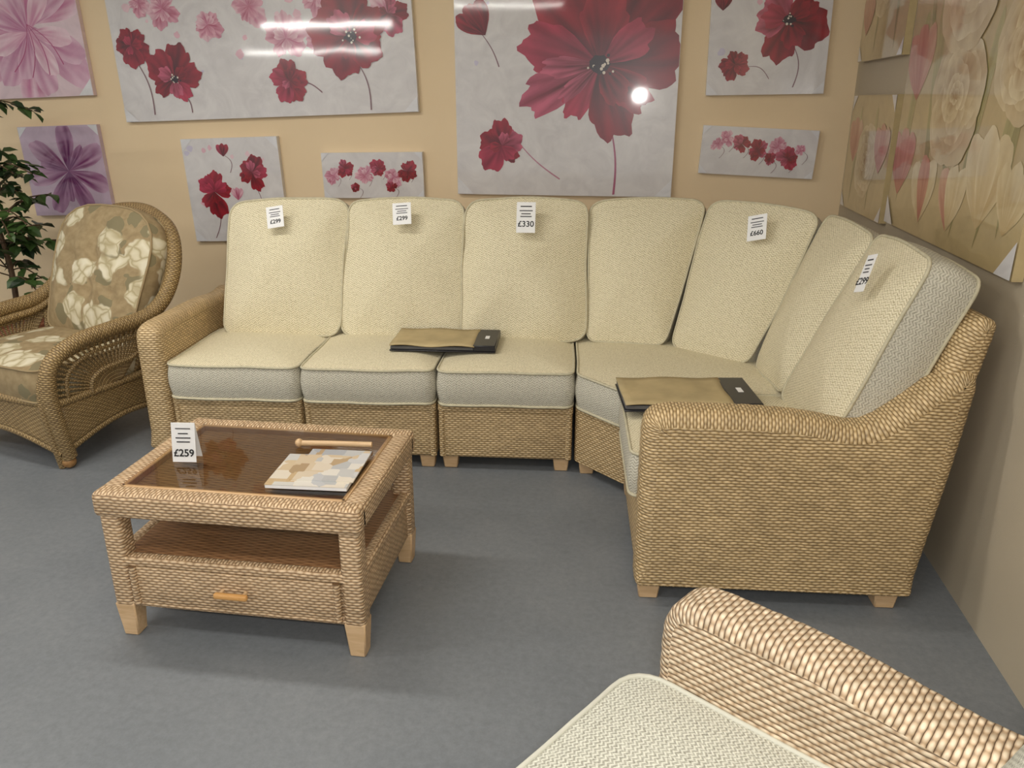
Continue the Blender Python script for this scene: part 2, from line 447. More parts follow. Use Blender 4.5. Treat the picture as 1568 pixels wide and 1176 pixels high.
solid('arm_right',[(0.197+d,z) for d,z in AP],AR,-0.925,-0.795,0.045,'y',WK_S,sofa,ridge=0.002)
leg(-1.79,0.03,sofa); leg(-1.79,0.76,sofa)
leg(0.245,-0.86,sofa,0.065,0.075); leg(0.98,-0.86,sofa,0.065,0.075)
prism('corner_base',[(0.006,0.005),(0.205,-0.205),(1.0,-0.205),(1.02,0.32),(0.57,0.82),(0.006,0.82)],0.06,0.305,WK_S,sofa)
leg(0.06,0.03,sofa); leg(0.24,-0.16,sofa); leg(0.6,0.7,sofa)
so=roundpoly([(0.012,-0.022),(0.190,-0.215),(0.93,-0.205),(0.93,0.2),(0.5,0.56),(0.012,0.56)],0.035,0.04)
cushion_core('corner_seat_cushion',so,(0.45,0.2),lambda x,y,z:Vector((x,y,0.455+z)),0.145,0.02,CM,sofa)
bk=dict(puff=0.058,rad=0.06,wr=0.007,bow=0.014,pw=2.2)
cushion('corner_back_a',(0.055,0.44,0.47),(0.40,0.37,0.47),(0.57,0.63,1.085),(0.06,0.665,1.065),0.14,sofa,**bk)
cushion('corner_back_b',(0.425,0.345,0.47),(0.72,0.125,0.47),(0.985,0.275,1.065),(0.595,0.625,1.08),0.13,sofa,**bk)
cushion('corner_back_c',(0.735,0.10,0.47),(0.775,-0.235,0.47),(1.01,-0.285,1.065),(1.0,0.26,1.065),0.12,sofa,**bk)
bm=bmesh.new(); uvl=bm.loops.layers.uv.verify()
ST=[[(0,.58,.28),(0,.79,.93),(0,.865,.93),(0,.845,.28)],[(.47,.52,.28),(.62,.76,.93),(.66,.83,.93),(.6,.8,.28)],
    [(.87,.23,.28),(1.06,.36,.93),(1.12,.41,.93),(1.06,.36,.28)],[(.92,-.21,.28),(1.07,-.21,.93),(1.135,-.21,.93),(1.05,-.21,.28)]]
VV=[[bm.verts.new(p) for p in s] for s in ST]
for a in range(3):
    for k in range(4):
        f=bm.faces.new((VV[a][k],VV[a+1][k],VV[a+1][(k+1)%4],VV[a][(k+1)%4]))
        for l,q in zip(f.loops,[(a*.5,VV[a][k].co.z),(a*.5+.5,VV[a+1][k].co.z),(a*.5+.5,VV[a+1][(k+1)%4].co.z),(a*.5,VV[a][(k+1)%4].co.z)]): l[uvl].uv=q
bmesh.ops.recalc_face_normals(bm,faces=bm.faces)
finish(bm,'corner_back_shell',WK_S,sofa)
box('right_module_base',0.205,1.0,-0.80,-0.215,0.06,0.305,WK_S,sofa,0.014,3,taxis='y')
leg(0.25,-0.27,sofa)
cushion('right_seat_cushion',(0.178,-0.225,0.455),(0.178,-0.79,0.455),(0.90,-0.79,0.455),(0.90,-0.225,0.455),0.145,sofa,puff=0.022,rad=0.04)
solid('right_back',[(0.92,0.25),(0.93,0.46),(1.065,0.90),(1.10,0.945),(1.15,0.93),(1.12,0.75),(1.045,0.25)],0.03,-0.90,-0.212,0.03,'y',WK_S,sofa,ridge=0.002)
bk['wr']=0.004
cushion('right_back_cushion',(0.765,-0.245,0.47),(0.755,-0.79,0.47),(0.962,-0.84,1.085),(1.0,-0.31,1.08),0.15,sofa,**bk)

# ---------------------------------------------------------------- swatch binders
def binder(loc,rz,w=0.44,d=0.25):
    e=empty('fabric_sample_book',loc,rz)
    box('back_cover',0,w,0,d,0,0.006,BLACK,e,0.002,1)
    box('pages',0.004,w*0.80,0.004,d-0.006,0.007,0.022,GREYC,e,0.003,1)
    bm=bmesh.new(); nx,ny=14,8; uv=bm.loops.layers.uv.verify(); g=[]
    for i in range(nx+1):
        g.append([bm.verts.new((0.002+i/nx*w*0.80,-0.004+j/ny*(d+0.004),0.030+0.004*math.sin(i*0.7)*math.cos(j*0.5)+0.002*math.sin(j))) for j in range(ny+1)])
    for i in range(nx):
        for j in range(ny):
            f=bm.faces.new((g[i][j],g[i+1][j],g[i+1][j+1],g[i][j+1]))
            for l in f.loops: l[uv].uv=(l.vert.co.x,l.vert.co.y)
    o=finish(bm,'top_swatch',SWATCH,e); md=o.modifiers.new('s','SOLIDIFY'); md.thickness=0.004
    box('clip_board',w*0.79,w,0.0,d,0.006,0.032,BLACK,e,0.003,1)
    box('label',w*0.88,w*0.92,d*0.42,d*0.58,0.032,0.0332,WHITE,e,0.0,1)
    return e
binder((-1.00,3.18,0.486),R(4),w=0.46,d=0.26)
binder((0.015,2.60,0.486),R(8),w=0.48,d=0.28)

# ---------------------------------------------------------------- price tags
def text(s,size,parent,loc,rot):
    cu=bpy.data.curves.new('price_text','FONT'); cu.body=s; cu.size=size; cu.align_x='CENTER'; cu.extrude=0.0002; cu.offset=0.0006
    cu.materials.append(INK); o=bpy.data.objects.new('price_text',cu); o.location=loc; o.rotation_euler=rot; return link(o,parent)
def tag(center,X,Z,w,h,s):
    X=Vector(X).normalized(); Z=Vector(Z).normalized(); Z=(Z-X*Z.dot(X)).normalized(); N=X.cross(Z)
    bm=bmesh.new(); bmesh.ops.create_cube(bm,size=1)
    for v in bm.verts: v.co=Vector((v.co.x*w,v.co.y*h,v.co.z*0.002))
    bm.normal_update(); boxuv(bm)
    o=finish(bm,'price_tag',WHITE,None,smooth=False)
    m=Matrix((X,Z,N)).transposed().to_4x4(); m.translation=Vector(center)+N*0.028; o.matrix_world=m
    text(s,h*0.26,o,(0,-h*0.30,0.0014),(0,0,0))
    for k,(ww,yy) in enumerate([(0.6,0.34),(0.7,0.20),(0.5,0.10),(0.6,0.01)]):
        box('print_line',-w*ww/2,w*ww/2,h*yy,h*(yy+0.035),0.001,0.0016,GREYC if k!=0 else INK,o,0)
    return o
sm=Matrix.Translation((-0.19,3.09,0))@Matrix.Rotation(R(4),4,'Z')
def stag(lx,ly,z,X,Z,s,w=0.07,h=0.10):
    q=sm@Vector((lx,ly,z)); rot=sm.to_3x3(); tag(q,rot@Vector(X),rot@Vector(Z),w,h,s)
ln=(0,0.40,0.92)
stag(-1.39,0.55,0.99,(1,0,0.16),ln,'£299',0.08,0.10); stag(-0.80,0.555,1.01,(1,0,0.08),ln,'£299',0.085,0.10); stag(-0.235,0.545,1.00,(1,0,0),ln,'£330',0.085,0.14)
stag(0.76,0.340,0.995,(0.78,-0.60,0.25),(0.3,0.25,0.90),'£660',0.085,0.11); stag(0.880,-0.66,1.005,(0.20,-1.0,0.30),(0.40,-0.05,0.94),'£299',0.05,0.12)

# ---------------------------------------------------------------- coffee table
ct=empty('coffee_table',(-1.06,2.08,0),0.0)
tx,ty,h=0.39,0.29,0.478
for sx in (-1,1):
    for sy in (-1,1):
        x=sx*(tx-0.04); y=sy*(ty-0.04)
        box('post',x-0.03,x+0.03,y-0.03,y+0.03,0.10,0.42,WK_T,ct,0.012,3)
        box('foot',x-0.031,x+0.031,y-0.031,y+0.031,0,0.115,LEG,ct,0.004,1,tap=0.75)
for s in (-1,1):
    box('rim_long',-tx,tx,(s*ty if s<0 else ty-0.065),(s*ty+0.065 if s<0 else ty),0.40,h,WK_T,ct,0.018,4,taxis='y')
    box('rim_short',(s*tx if s<0 else tx-0.065),(s*tx+0.065 if s<0 else tx),-ty+0.02,ty-0.02,0.40,h-0.001,WK_T,ct,0.018,4,taxis='x')
    box('rail_top',-tx+0.02,tx-0.02,s*(ty-0.03)-0.018,s*(ty-0.03)+0.018,0.238,0.274,WK_T,ct,0.012,3,taxis='y')
    box('rail_bottom',-tx+0.02,tx-0.02,s*(ty-0.03)-0.016,s*(ty-0.03)+0.016,0.105,0.128,WK_T,ct,0.01,3,taxis='y')
    box('side_rail_top',s*(tx-0.03)-0.018,s*(tx-0.03)+0.018,-ty+0.03,ty-0.03,0.238,0.274,WK_T,ct,0.012,3)
    box('side_panel',s*(tx-0.035)-0.012,s*(tx-0.035)+0.012,-ty+0.03,ty-0.03,0.105,0.25,WK_T,ct,0.005,2)
    box('inner_lip_l',-tx+0.06,tx-0.06,s*(ty-0.066)-0.006,s*(ty-0.066)+0.006,0.44,0.477,LEG,ct,0.003,1)
    box('inner_lip_s',s*(tx-0.066)-0.006,s*(tx-0.066)+0.006,-ty+0.06,ty-0.06,0.44,0.477,LEG,ct,0.003,1)
    tube('drawer_stile',[(s*(tx-0.085),-ty+0.012,0.12),(s*(tx-0.085),-ty+0.012,0.245)],0.011,WK_T,ct,8,smooth=False)
box('drawer_front',-tx+0.09,tx-0.09,-ty+0.012,-ty+0.035,0.122,0.243,WK_T,ct,0.006,2)
box('drawer_infill',-tx+0.04,tx-0.04,-ty+0.022,-ty+0.04,0.11,0.25,WK_T,ct,0.003,1)
box('back_panel',-tx+0.04,tx-0.04,ty-0.045,ty-0.025,0.11,0.25,WK_T,ct,0.003,1)
box('lower_shelf',-tx+0.035,tx-0.035,-ty+0.035,ty-0.035,0.255,0.268,CANE2,ct,0.002,1)
box('cane_top',-tx+0.06,tx-0.06,-ty+0.06,ty-0.06,0.445,0.458,CANE,ct,0.002,1)
box('handle',-0.05,0.05,-ty-0.020,-ty-0.004,0.178,0.196,wood('handle_wood',srgb(222,170,106),srgb(200,146,80)),ct,0.006,3)
for s in (-1,1): box('handle_peg',s*0.035-0.005,s*0.035+0.005,-ty-0.008,-ty+0.014,0.182,0.192,LEG,ct,0.002,1)
GL,nt,b=newmat('smoked_glass')
nt.nodes.remove(b); out=nt.nodes['Material Output']
tr=nt.nodes.new('ShaderNodeBsdfTransparent'); tr.inputs[0].default_value=srgb(240,234,222)
gl=nt.nodes.new('ShaderNodeBsdfGlossy'); gl.inputs['Roughness'].default_value=0.03
fr=nt.nodes.new('ShaderNodeFresnel'); fr.inputs['IOR'].default_value=1.45
ms=nt.nodes.new('ShaderNodeMixShader'); nt.links.new(fr.outputs[0],ms.inputs[0]); nt.links.new(tr.outputs[0],ms.inputs[1]); nt.links.new(gl.outputs[0],ms.inputs[2]); nt.links.new(ms.outputs[0],out.inputs[0])
bm=bmesh.new(); vs=[bm.verts.new(p) for p in [(-tx+0.062,-ty+0.062,0.4785),(tx-0.062,-ty+0.062,0.4785),(tx-0.062,ty-0.062,0.4785),(-tx+0.062,ty-0.062,0.4785)]]; bm.faces.new(vs)
finish(bm,'glass_top',GL,ct,smooth=False)
TZ=0.4800
tc=empty('price_tag',(-1.29,2.035,TZ),R(6))
bm=bmesh.new()
for s in (-1,1):
    vs=[bm.verts.new(p) for p in [(-0.036,s*0.022,0),(0.036,s*0.022,0),(0.036,0,0.118),(-0.036,0,0.118)]]
    bm.faces.new(vs)
uvb=bm.loops.layers.uv.verify(); o=finish(bm,'card',WHITE,tc,smooth=False); md=o.modifiers.new('s','SOLIDIFY'); md.thickness=0.0015
ta=math.atan2(0.118,0.022)
text('£259',0.031,tc,(0,-0.0205,0.018),(ta,0,0))
for k,(ww,zz) in enumerate([(0.045,0.10),(0.03,0.085),(0.045,0.072),(0.04,0.06)]):
    o=box('print_line',-ww/2,ww/2,-0.0012,0,0,0.003,INK if k else GREYC,tc,0); o.location=(0,-0.022*(1-zz/0.118)-0.0012,zz)
mg=empty('magazine',(-0.975,1.885,TZ),R(3))
COV,nt,b=newmat('magazine_cover')
uv=coord(nt,'Object'); vo=nt.nodes.new('ShaderNodeTexVoronoi'); vo.inputs['Scale'].default_value=20; vo.distance='CHEBYCHEV'; nt.links.new(uv,vo.inputs['Vector'])
nt.links.new(ramp(nt,vo.outputs['Color'],[(0.0,srgb(126,100,76)),(0.25,srgb(196,170,130)),(0.5,srgb(226,220,208)),(0.75,srgb(160,164,170)),(1.0,srgb(240,236,230))]),b.inputs['Base Color']); b.inputs['Roughness'].default_value=0.2
box('pages',0,0.235,0,0.205,0,0.011,WHITE,mg,0.001,1)
box('cover',-0.001,0.236,-0.001,0.206,0.011,0.0125,COV,mg,0)
box('second_leaflet',0.06,0.245,0.03,0.24,0.0125,0.016,COV,mg,0)
st=empty('wooden_sample_stick',(-0.99,2.17,TZ+0.002),R(5))
tube('stick',[(0,0,0.011),(0.10,0,0.012),(0.23,0,0.011)],0.009,LEG,st,10)
tube('knob',[(-0.012,0,0.012),(0.0,0,0.012),(0.012,0,0.012)],lambda t:0.005+0.009*math.sin(math.pi*t),LEG,st,10)

# ---------------------------------------------------------------- foreground wicker armchair
fg=empty('wicker_armchair',(0.09,1.30,0)); 
bx=Vector((-0.57,-0.82,0)).normalized()
fg.rotation_euler=(0,0,math.atan2(bx.y,bx.x))
W2=0.66
FP=[(0,0.06),(0.0,0.585),(0.045,0.63),(0.3,0.635),(0.56,0.60),(0.66,0.62),(0.76,0.70),(0.86,0.70),(0.84,0.4),(0.80,0.06)]
FR=[0.02,0.06,0.05,0.1,0.1,0.08,0.06,0.05,0.1,0.02]
solid('arm_far',FP,FR,-0.115,0.0,0.030,'x',WK_L,fg,ridge=0.002)
solid('arm_near',FP,FR,W2,W2+0.115,0.030,'x',WK_L,fg,ridge=0.002)
box('seat_base',0.0,W2,0.02,0.78,0.07,0.31,WK_L,fg,0.015,3)
solid('chair_back',[(0.64,0.28),(0.66,0.46),(0.80,0.90),(0.84,0.93),(0.90,0.90),(0.84,0.28)],0.03,-0.10,W2+0.10,0.03,'x',WK_L,fg)
G3=[F_GREY,F_GREY,F_GREY]
cushion('seat_cushion',(0.005,-0.035,0.450),(W2-0.01,-0.035,0.450),(W2-0.01,0.60,0.450),(0.005,0.60,0.450),0.14,fg,puff=0.02,rad=[0.08,0.08,0.04,0.04],mats=G3)
cushion('back_cushion',(0.005,0.53,0.48),(W2-0.01,0.53,0.48),(W2-0.01,0.72,1.02),(0.005,0.72,1.02),0.13,fg,puff=0.04,rad=0.06,mats=G3)
for x in (-0.06,W2+0.06):
    for y in (0.06,0.72): leg(x,y,fg,0.065,0.07)

# ---------------------------------------------------------------- left rattan chair
lc=empty('rattan_armchair',(-2.57,3.27,0),R(-18))
half=[(0.335,-0.34,0.05),(0.35,-0.37,0.20),(0.36,-0.39,0.36),(0.365,-0.36,0.48),(0.375,-0.24,0.545),(0.385,-0.05,0.565),(0.39,0.12,0.58),(0.385,0.24,0.65),(0.365,0.33,0.78),(0.29,0.40,0.91),(0.15,0.44,0.98),(0,0.455,1.00)]
full=half+[(-x,y,z) for x,y,z in half[-2::-1]]
tube('outer_rim',full,0.034,WK_B,lc,12,sub=6)
tube('inner_rim',[(x*0.93,y-0.02,z-0.045) for x,y,z in full],0.018,WK_B,lc,8,sub=6)
backp=catmull([(0.385,0.14,0.57),(0.385,0.24,0.65),(0.365,0.33,0.78),(0.29,0.40,0.91),(0.15,0.44,0.98),(0,0.455,1.00),(-0.15,0.44,0.98),(-0.29,0.40,0.91),(-0.365,0.33,0.78),(-0.385,0.24,0.65),(-0.385,0.14,0.57)],5)
nb=len(backp); botp=[Vector((0.30*math.cos(math.pi*i/(nb-1)),0.06+0.24*math.sin(math.pi*i/(nb-1)),0.30)) for i in range(nb)]
loft('back_shell',botp,backp,WK_B,lc,10,thick=0.015)
for s in (1,-1):
    arm=catmull([(s*x,y,z) for x,y,z in [(0.355,-0.385,0.30),(0.365,-0.37,0.45),(0.375,-0.24,0.535),(0.385,-0.05,0.555),(0.39,0.12,0.57),(0.385,0.22,0.61)]],6)
    c=Vector((s*0.345,-0.06,0.29)); bm=bmesh.new()
    for i in range(0,len(arm)):
        tube_bm(bm,[c.lerp(arm[i],0.1),c.lerp(arm[i],0.55),arm[i]],0.0065,6)
    tube_bm(bm,[c.lerp(p,0.40)+Vector((s*0.004,0,0)) for p in arm],0.013,6)
    tube_bm(bm,[c.lerp(p,0.76)+Vector((s*0.004,0,0)) for p in arm],0.009,6)
    finish(bm,'arm_fan',WK_B,lc)
    loft('arm_fan_centre',[c for p in arm],[c.lerp(p,0.40) for p in arm],WK_B,lc,4,thick=0.008)
    yy=[(-0.37+0.70*i/16) for i in range(17)]
    top=[Vector((s*(0.352-0.06*(i/16)**2),y,0.30)) for i,y in enumerate(yy)]
    bot=[Vector((s*(0.345-0.07*(i/16)**2),y,0.075+0.075*math.sin(math.pi*i/16))) for i,y in enumerate(yy)]
    loft('side_skirt',bot,top,WK_B,lc,6,thick=0.02); tube('skirt_rim',bot,0.016,WK_B,lc,8,smooth=False)
    tube('seat_rail',top,0.018,WK_B,lc,8,smooth=False)
    for (x,y) in ((0.335,-0.345),(0.26,0.32)):
        bm=bmesh.new(); bmesh.ops.create_uvsphere(bm,u_segments=16,v_segments=10,radius=0.03)
        for v in bm.verts: v.co=Vector((v.co.x+s*x,v.co.y+y,v.co.z*0.95+0.029))
        finish(bm,'ball_foot',wood('foot_wood_%d%d'%(s,int(y*10)),srgb(176,134,84),srgb(146,106,62)),lc)
        tube('foot_post',[(s*x,y,0.04),(s*x,y,0.30)],0.022,WK_B,lc,8,smooth=False)
xx=[(-0.345+0.69*i/20) for i in range(21)]
ft=[Vector((x,-0.37-0.03*math.cos(x/0.345*math.pi/2),0.30)) for x in xx]; fb=[Vector((x,-0.37-0.03*math.cos(x/0.345*math.pi/2),0.075+0.08*math.cos(x/0.345*math.pi/2))) for x in xx]
loft('front_skirt',fb,ft,WK_B,lc,6,thick=0.02); tube('front_skirt_rim',fb,0.016,WK_B,lc,8,smooth=False); tube('front_seat_rail',ft,0.02,WK_B,lc,8,smooth=False)
box('seat_deck',-0.30,0.30,-0.36,0.26,0.27,0.30,WK_B,lc,0.01)
F3=[F_FLOR,F_FLOR,F_FLOR]
cushion('seat_cushion',(-0.32,-0.40,0.445),(0.32,-0.40,0.445),(0.30,0.18,0.445),(-0.30,0.18,0.445),0.14,lc,puff=0.03,rad=0.08,mats=F3)
def tf(x,y):
    v=0
    for i in (0.17,0.33,0.49):
        for j in (0.20,0.36,0.50):
            v+=0.035*math.exp(-((x-i)**2+(y-j)**2)/0.0012)
    return v+0.012*(1-abs(math.sin((x-0.01)*math.pi/0.16)))
cushion('back_cushion',(-0.29,0.08,0.46),(0.29,0.08,0.46),(0.35,0.31,1.03),(-0.35,0.31,1.03),0.10,lc,puff=0.06,rad=[0.06,0.06,0.26,0.26],mats=F3,tuft=tf)

# ---------------------------------------------------------------- ficus
fi=empty('potted_ficus',(-3.42,3.94,0))
TR=plain('bark',srgb(96,74,52),0.8,0.2,30); LF=plain('leaf_green',srgb(70,100,48),0.4,0.25,6); LF2=plain('leaf_dark',srgb(38,60,32),0.4,0.2,6)
POT=plain('terracotta',srgb(150,90,62),0.7,0.1,10)
bm=bmesh.new(); prof=[(0,0.0),(0.12,0.0),(0.165,0.28),(0.18,0.28),(0.18,0.32),(0.155,0.32),(0.15,0.27),(0,0.27)]
rg=[[bm.verts.new((r*math.cos(a*math.pi/12),r*math.sin(a*math.pi/12),z)) for a in range(24)] for r,z in prof[1:-1]]
for k in range(len(rg)-1):
    for a in range(24): bm.faces.new((rg[k][a],rg[k][(a+1)%24],rg[k+1][(a+1)%24],rg[k+1][a]))
bm.faces.new(rg[0][::-1]); bm.faces.new(rg[-1]); finish(bm,'pot',POT,fi)
bm=bmesh.new(); tips=[]
tube_bm(bm,catmull([(0,0,0.25),(0.03,0,0.6),(-0.02,0.02,1.0),(0.02,0,1.55)],6),lambda t:0.018-0.011*t,8)
for i in range(54):
    z=random.uniform(0.55,1.5); a=random.uniform(0,2*math.pi); L=random.uniform(0.12,0.31)
    p0=Vector((0.01,0,z)); p2=p0+Vector((math.cos(a)*L,math.sin(a)*L,random.uniform(-0.08,0.12))); p1=p0.lerp(p2,0.5)+Vector((0,0,0.04))
    pa=catmull([p0,p1,p2],4); tube_bm(bm,pa,0.004,5); tips+= pa[3:]
finish(bm,'trunk_and_branches',TR,fi)
bm=bmesh.new()
for t in tips:
    for k in range(1 if random.random()<0.4 else 2):
        a=random.uniform(0,2*math.pi); d=Vector((math.cos(a),math.sin(a),random.uniform(-0.9,0.2))).normalized()
        s=d.cross(Vector((random.uniform(-.5,.5),random.uniform(-.5,.5),1))).normalized(); up=s.cross(d)
        L=random.uniform(0.07,0.105); w_=L*0.30; mi=random.choice([0,0,1])
        pts=[(0,0),(0.3,1),(0.65,0.85),(1,0)]
        c=[bm.verts.new(t+d*L*u-up*0.01*u*u) for u,_ in pts]
        for sg in (-1,1):
            e=[bm.verts.new(t+d*L*u+s*w_*sg*q+up*0.006*q) for u,q in pts[1:3]]
            for f in ((c[0],c[1],e[0]),(c[1],c[2],e[1],e[0]),(c[2],c[3],e[1])):
                ff=bm.faces.new(f); ff.material_index=mi
finish(bm,'leaves',[LF,LF2],fi,smooth=False)

# ---------------------------------------------------------------- canvas pictures
ART,nt,b=newmat('wrapped_canvas_print')
at=nt.nodes.new('ShaderNodeVertexColor'); at.layer_name='Col'
nz=noise_tex(nt,coord(nt,'Object'),7,5,0.6,1.2)
vv=ramp(nt,nz.outputs[0],[(0.3,(0.86,0.85,0.86,1)),(0.68,(1.03,1.03,1.03,1))])
nt.links.new(mix(nt,1.0,at.outputs[0],vv,'MULTIPLY'),b.inputs['Base Color'])
b.inputs['Roughness'].default_value=0.30; b.inputs['Coat Weight'].default_value=1.0; b.inputs['Coat Roughness'].default_value=0.05
nz2=noise_tex(nt,coord(nt,'Object'),4,2)
bn=nt.nodes.new('ShaderNodeBump'); bn.inputs['Distance'].default_value=0.002; bn.inputs['Strength'].default_value=0.2
nt.links.new(nz2.outputs[0],bn.inputs['Height']); nt.links.new(bn.outputs[0],b.inputs['Coat Normal'])
def lerpc(a,c,t): return tuple(a[i]+(c[i]-a[i])*t for i in range(3))+(1,)
DK=[(srgb(80,8,20),srgb(148,20,36)),(srgb(92,10,26),srgb(158,26,44)),(srgb(104,14,30),srgb(168,34,52))]
RED=DK+[(srgb(122,18,44),srgb(184,50,78)),(srgb(106,12,32),srgb(198,92,118))]
PINK=[(srgb(176,84,112),srgb(220,164,180)),(srgb(190,106,134),srgb(228,190,200))]
LILY=[(srgb(190,100,142),srgb(228,196,208)),(srgb(184,110,146),srgb(222,182,200)),(srgb(206,140,168),srgb(234,206,214))]
MAG=[(srgb(110,46,98),srgb(180,136,168)),(srgb(130,64,112),srgb(196,160,184))]
ROSE=[(srgb(190,164,116),srgb(218,202,162)),(srgb(196,172,126),srgb(224,210,174))]
TUL=[(srgb(168,84,70),srgb(200,144,120)),(srgb(180,108,92),srgb(210,174,146))]
LEAFC=[(srgb(140,134,84),srgb(182,172,118))]
class Pic:
    def __init__(s,w,h,bg,t=0.03):
        s.w,s.h=w,h; s.bm=bmesh.new(); s.col=s.bm.loops.layers.float_color.new('Col'); s.lay=0.0005; s.t=t; s.st=0.00003; s.na=0.75
        bmesh.ops.create_cube(s.bm,size=1)
        for v in s.bm.verts: v.co=Vector((v.co.x*w,v.co.y*h,v.co.z*t-t/2))
        for f in s.bm.faces:
            for l in f.loops: l[s.col]=bg
    def cl(s,p):
        W=s.w/2-0.002; H=s.h/2-0.002
        return (min(max(p[0],-W),W),min(max(p[1],-H),H))
    def poly(s,pts,cols):
        vs=[s.bm.verts.new((*s.cl(p),s.lay)) for p in pts]
        for i in range(1,len(vs)-1):
            f=s.bm.faces.new((vs[0],vs[i],vs[i+1]))
            for l,k in zip(f.loops,(0,i,i+1)): l[s.col]=cols[k]
        s.lay+=s.st
    def petal(s,cx,cy,a,L,spread,c0,c1,wav=0.07,e0=0.5):
        n=22; ph=random.uniform(0,6); outer=[]
        for k in range(n+1):
            t=-1+2*k/n; rr=L*(e0+(1-e0)*max(0,math.cos(t*math.pi*0.5))**0.55)*(1+wav*math.sin(k*0.9+ph)+wav*0.4*math.sin(k*2.1+ph*2)+random.uniform(-.2,.2)*wav)
            outer.append((cx+math.cos(a+t*spread)*rr,cy+math.sin(a+t*spread)*rr))
        fr=[0.3,0.55,0.75,0.9,1.0]; rings=[]; cols=[]
        sd=random.uniform(0,50)
        for q in fr:
            rings.append([s.bm.verts.new((*s.cl((cx+(p[0]-cx)*q,cy+(p[1]-cy)*q)),s.lay)) for p in outer])
            cc=[]
            for k in range(n+1):
                v=q**1.6*0.85+s.na*noise.noise(Vector((k*0.38+sd,q*2.0,sd)))
                v=min(max(v,-0.15),1.1); cc.append(tuple(max(0,x) for x in lerpc(c0,c1,v)[:3])+(1,))
            cols.append(cc)
        c=s.bm.verts.new((*s.cl((cx,cy)),s.lay))
        for k in range(n):
            f=s.bm.faces.new((c,rings[0][k],rings[0][k+1]))
            for l,q in zip(f.loops,(c0,cols[0][k],cols[0][k+1])): l[s.col]=q
            for j in range(len(fr)-1):
                f=s.bm.faces.new((rings[j][k],rings[j+1][k],rings[j+1][k+1],rings[j][k+1]))
                for l,q in zip(f.loops,(cols[j][k],cols[j+1][k],cols[j+1][k+1],cols[j][k+1])): l[s.col]=q
        s.lay+=s.st
    def centre(s,cx,cy,r):
        dk=srgb(36,14,28); s.poly([(cx,cy)]+[(cx+r*0.15*math.cos(i*math.pi/6)*random.uniform(.7,1.2),cy+r*0.12*math.sin(i*math.pi/6)*random.uniform(.7,1.2)) for i in range(12)]+[(cx+r*.15,cy)],[dk]*14)
        for i in range(18):
            a=random.uniform(0,6.28); q=r*random.uniform(0.04,0.24); x=cx+q*math.cos(a); y=cy+q*math.sin(a)*0.7; e=r*random.uniform(0.012,0.03)+0.0008
            wc=random.choice([srgb(226,216,200),srgb(40,20,34)]); s.poly([(x,y)]+[(x+e*math.cos(j*1.05),y+e*math.sin(j*1.05)) for j in range(7)],[wc]*8)
    def flower(s,cx,cy,r,pal,n=5,centre=True,spread=0.92):
        a0=random.uniform(0,6)
        for k in range(n):
            c0,c1=random.choice(pal); s.petal(cx,cy,a0+k*2*math.pi/n+random.uniform(-.25,.25),r*random.uniform(0.74,1.16),spread*random.uniform(.65,1.05),c0,c1,0.06,0.5)
        for k in range(3):
            c0,c1=random.choice(pal); s.petal(cx,cy,a0+0.5+k*2.1,r*random.uniform(0.45,0.7),spread*0.8,lerpc(c0,c1,0.2),c1,0.08,0.55)
        if centre: s.centre(cx,cy,r)
    def bud(s,cx,cy,r,pal,ang=math.pi/2):
        for k in (-0.42,0.42,0.0):
            c0,c1=random.choice(pal); bx_=cx-math.cos(ang)*r*0.8; by_=cy-math.sin(ang)*r*0.8
            s.petal(bx_,by_,ang+k,r*1.6,0.5,c0,c1,0.015,0.12)
    def stem(s,p0,p1,wd=0.006,c=None,bend=0.03):
        c=c or srgb(132,96,104); n=12; a=Vector(p0); b_=Vector(p1); d=(b_-a); nn=Vector((-d.y,d.x)).normalized(); L=[];Rr=[]
        for i in range(n+1):
            t=i/n; q=a.lerp(b_,t)+nn*bend*math.sin(math.pi*t); ww=wd*(0.6+0.5*t)
            for arr,sg in ((L,1),(Rr,-1)):
                z=q+nn*ww*sg*0.5; arr.append(s.bm.verts.new((*s.cl(z),s.lay)))
        for i in range(n):
            f=s.bm.faces.new((L[i],L[i+1],Rr[i+1],Rr[i]))
            for l in f.loops: l[s.col]=c
        s.lay+=s.st
    def blot(s,n,cols,rmin=0.005,rmax=0.02):
        for i in range(n):
            x=random.uniform(-s.w/2,s.w/2)*0.95; y=random.uniform(-s.h*0.2,s.h/2)*0.95; r=random.uniform(rmin,rmax); c=random.choice(cols)
            s.poly([(x,y)]+[(x+r*math.cos(j*math.pi/5)*random.uniform(.7,1.2),y+r*math.sin(j*math.pi/5)*random.uniform(.7,1.2)) for j in range(10)]+[(x+r,y)],[c]*12)
    def corners(s,k=0.07,which=(0,1,2,3)):
        W=s.w/2;H=s.h/2; cw=srgb(226,226,228)
        for i,(sx,sy) in enumerate([(-1,-1),(1,-1),(1,1),(-1,1)]):
            if i in which: s.poly([(sx*W,sy*H),(sx*(W-k),sy*H),(sx*W,sy*(H-k))],[cw]*3)
    def place(s,name,loc,wall='back',rot=0.0):
        s.bm.normal_update()
        for f in s.bm.faces:
            if f.normal.z<0 and all(v.co.z>0 for v in f.verts): f.normal_flip()
        o=finish(s.bm,name,[ART],None,smooth=False)
        if wall=='back': bas=Matrix(((1,0,0),(0,0,-1),(0,1,0)))
        else: bas=Matrix(((0,0,-1),(-1,0,0),(0,1,0)))
        m=(bas@Matrix.Rotation(rot,3,'Z')).to_4x4(); m.translation=Vector(loc); o.matrix_world=m
        return o
BG=srgb(220,217,216)
def back_pic(x0,x1,z0,z1,rot=0,bg=BG): 
    p=Pic(x1-x0,z1-z0,bg); p.cx=(x0+x1)/2; p.cz=(z0+z1)/2; p.rot=R(rot); return p
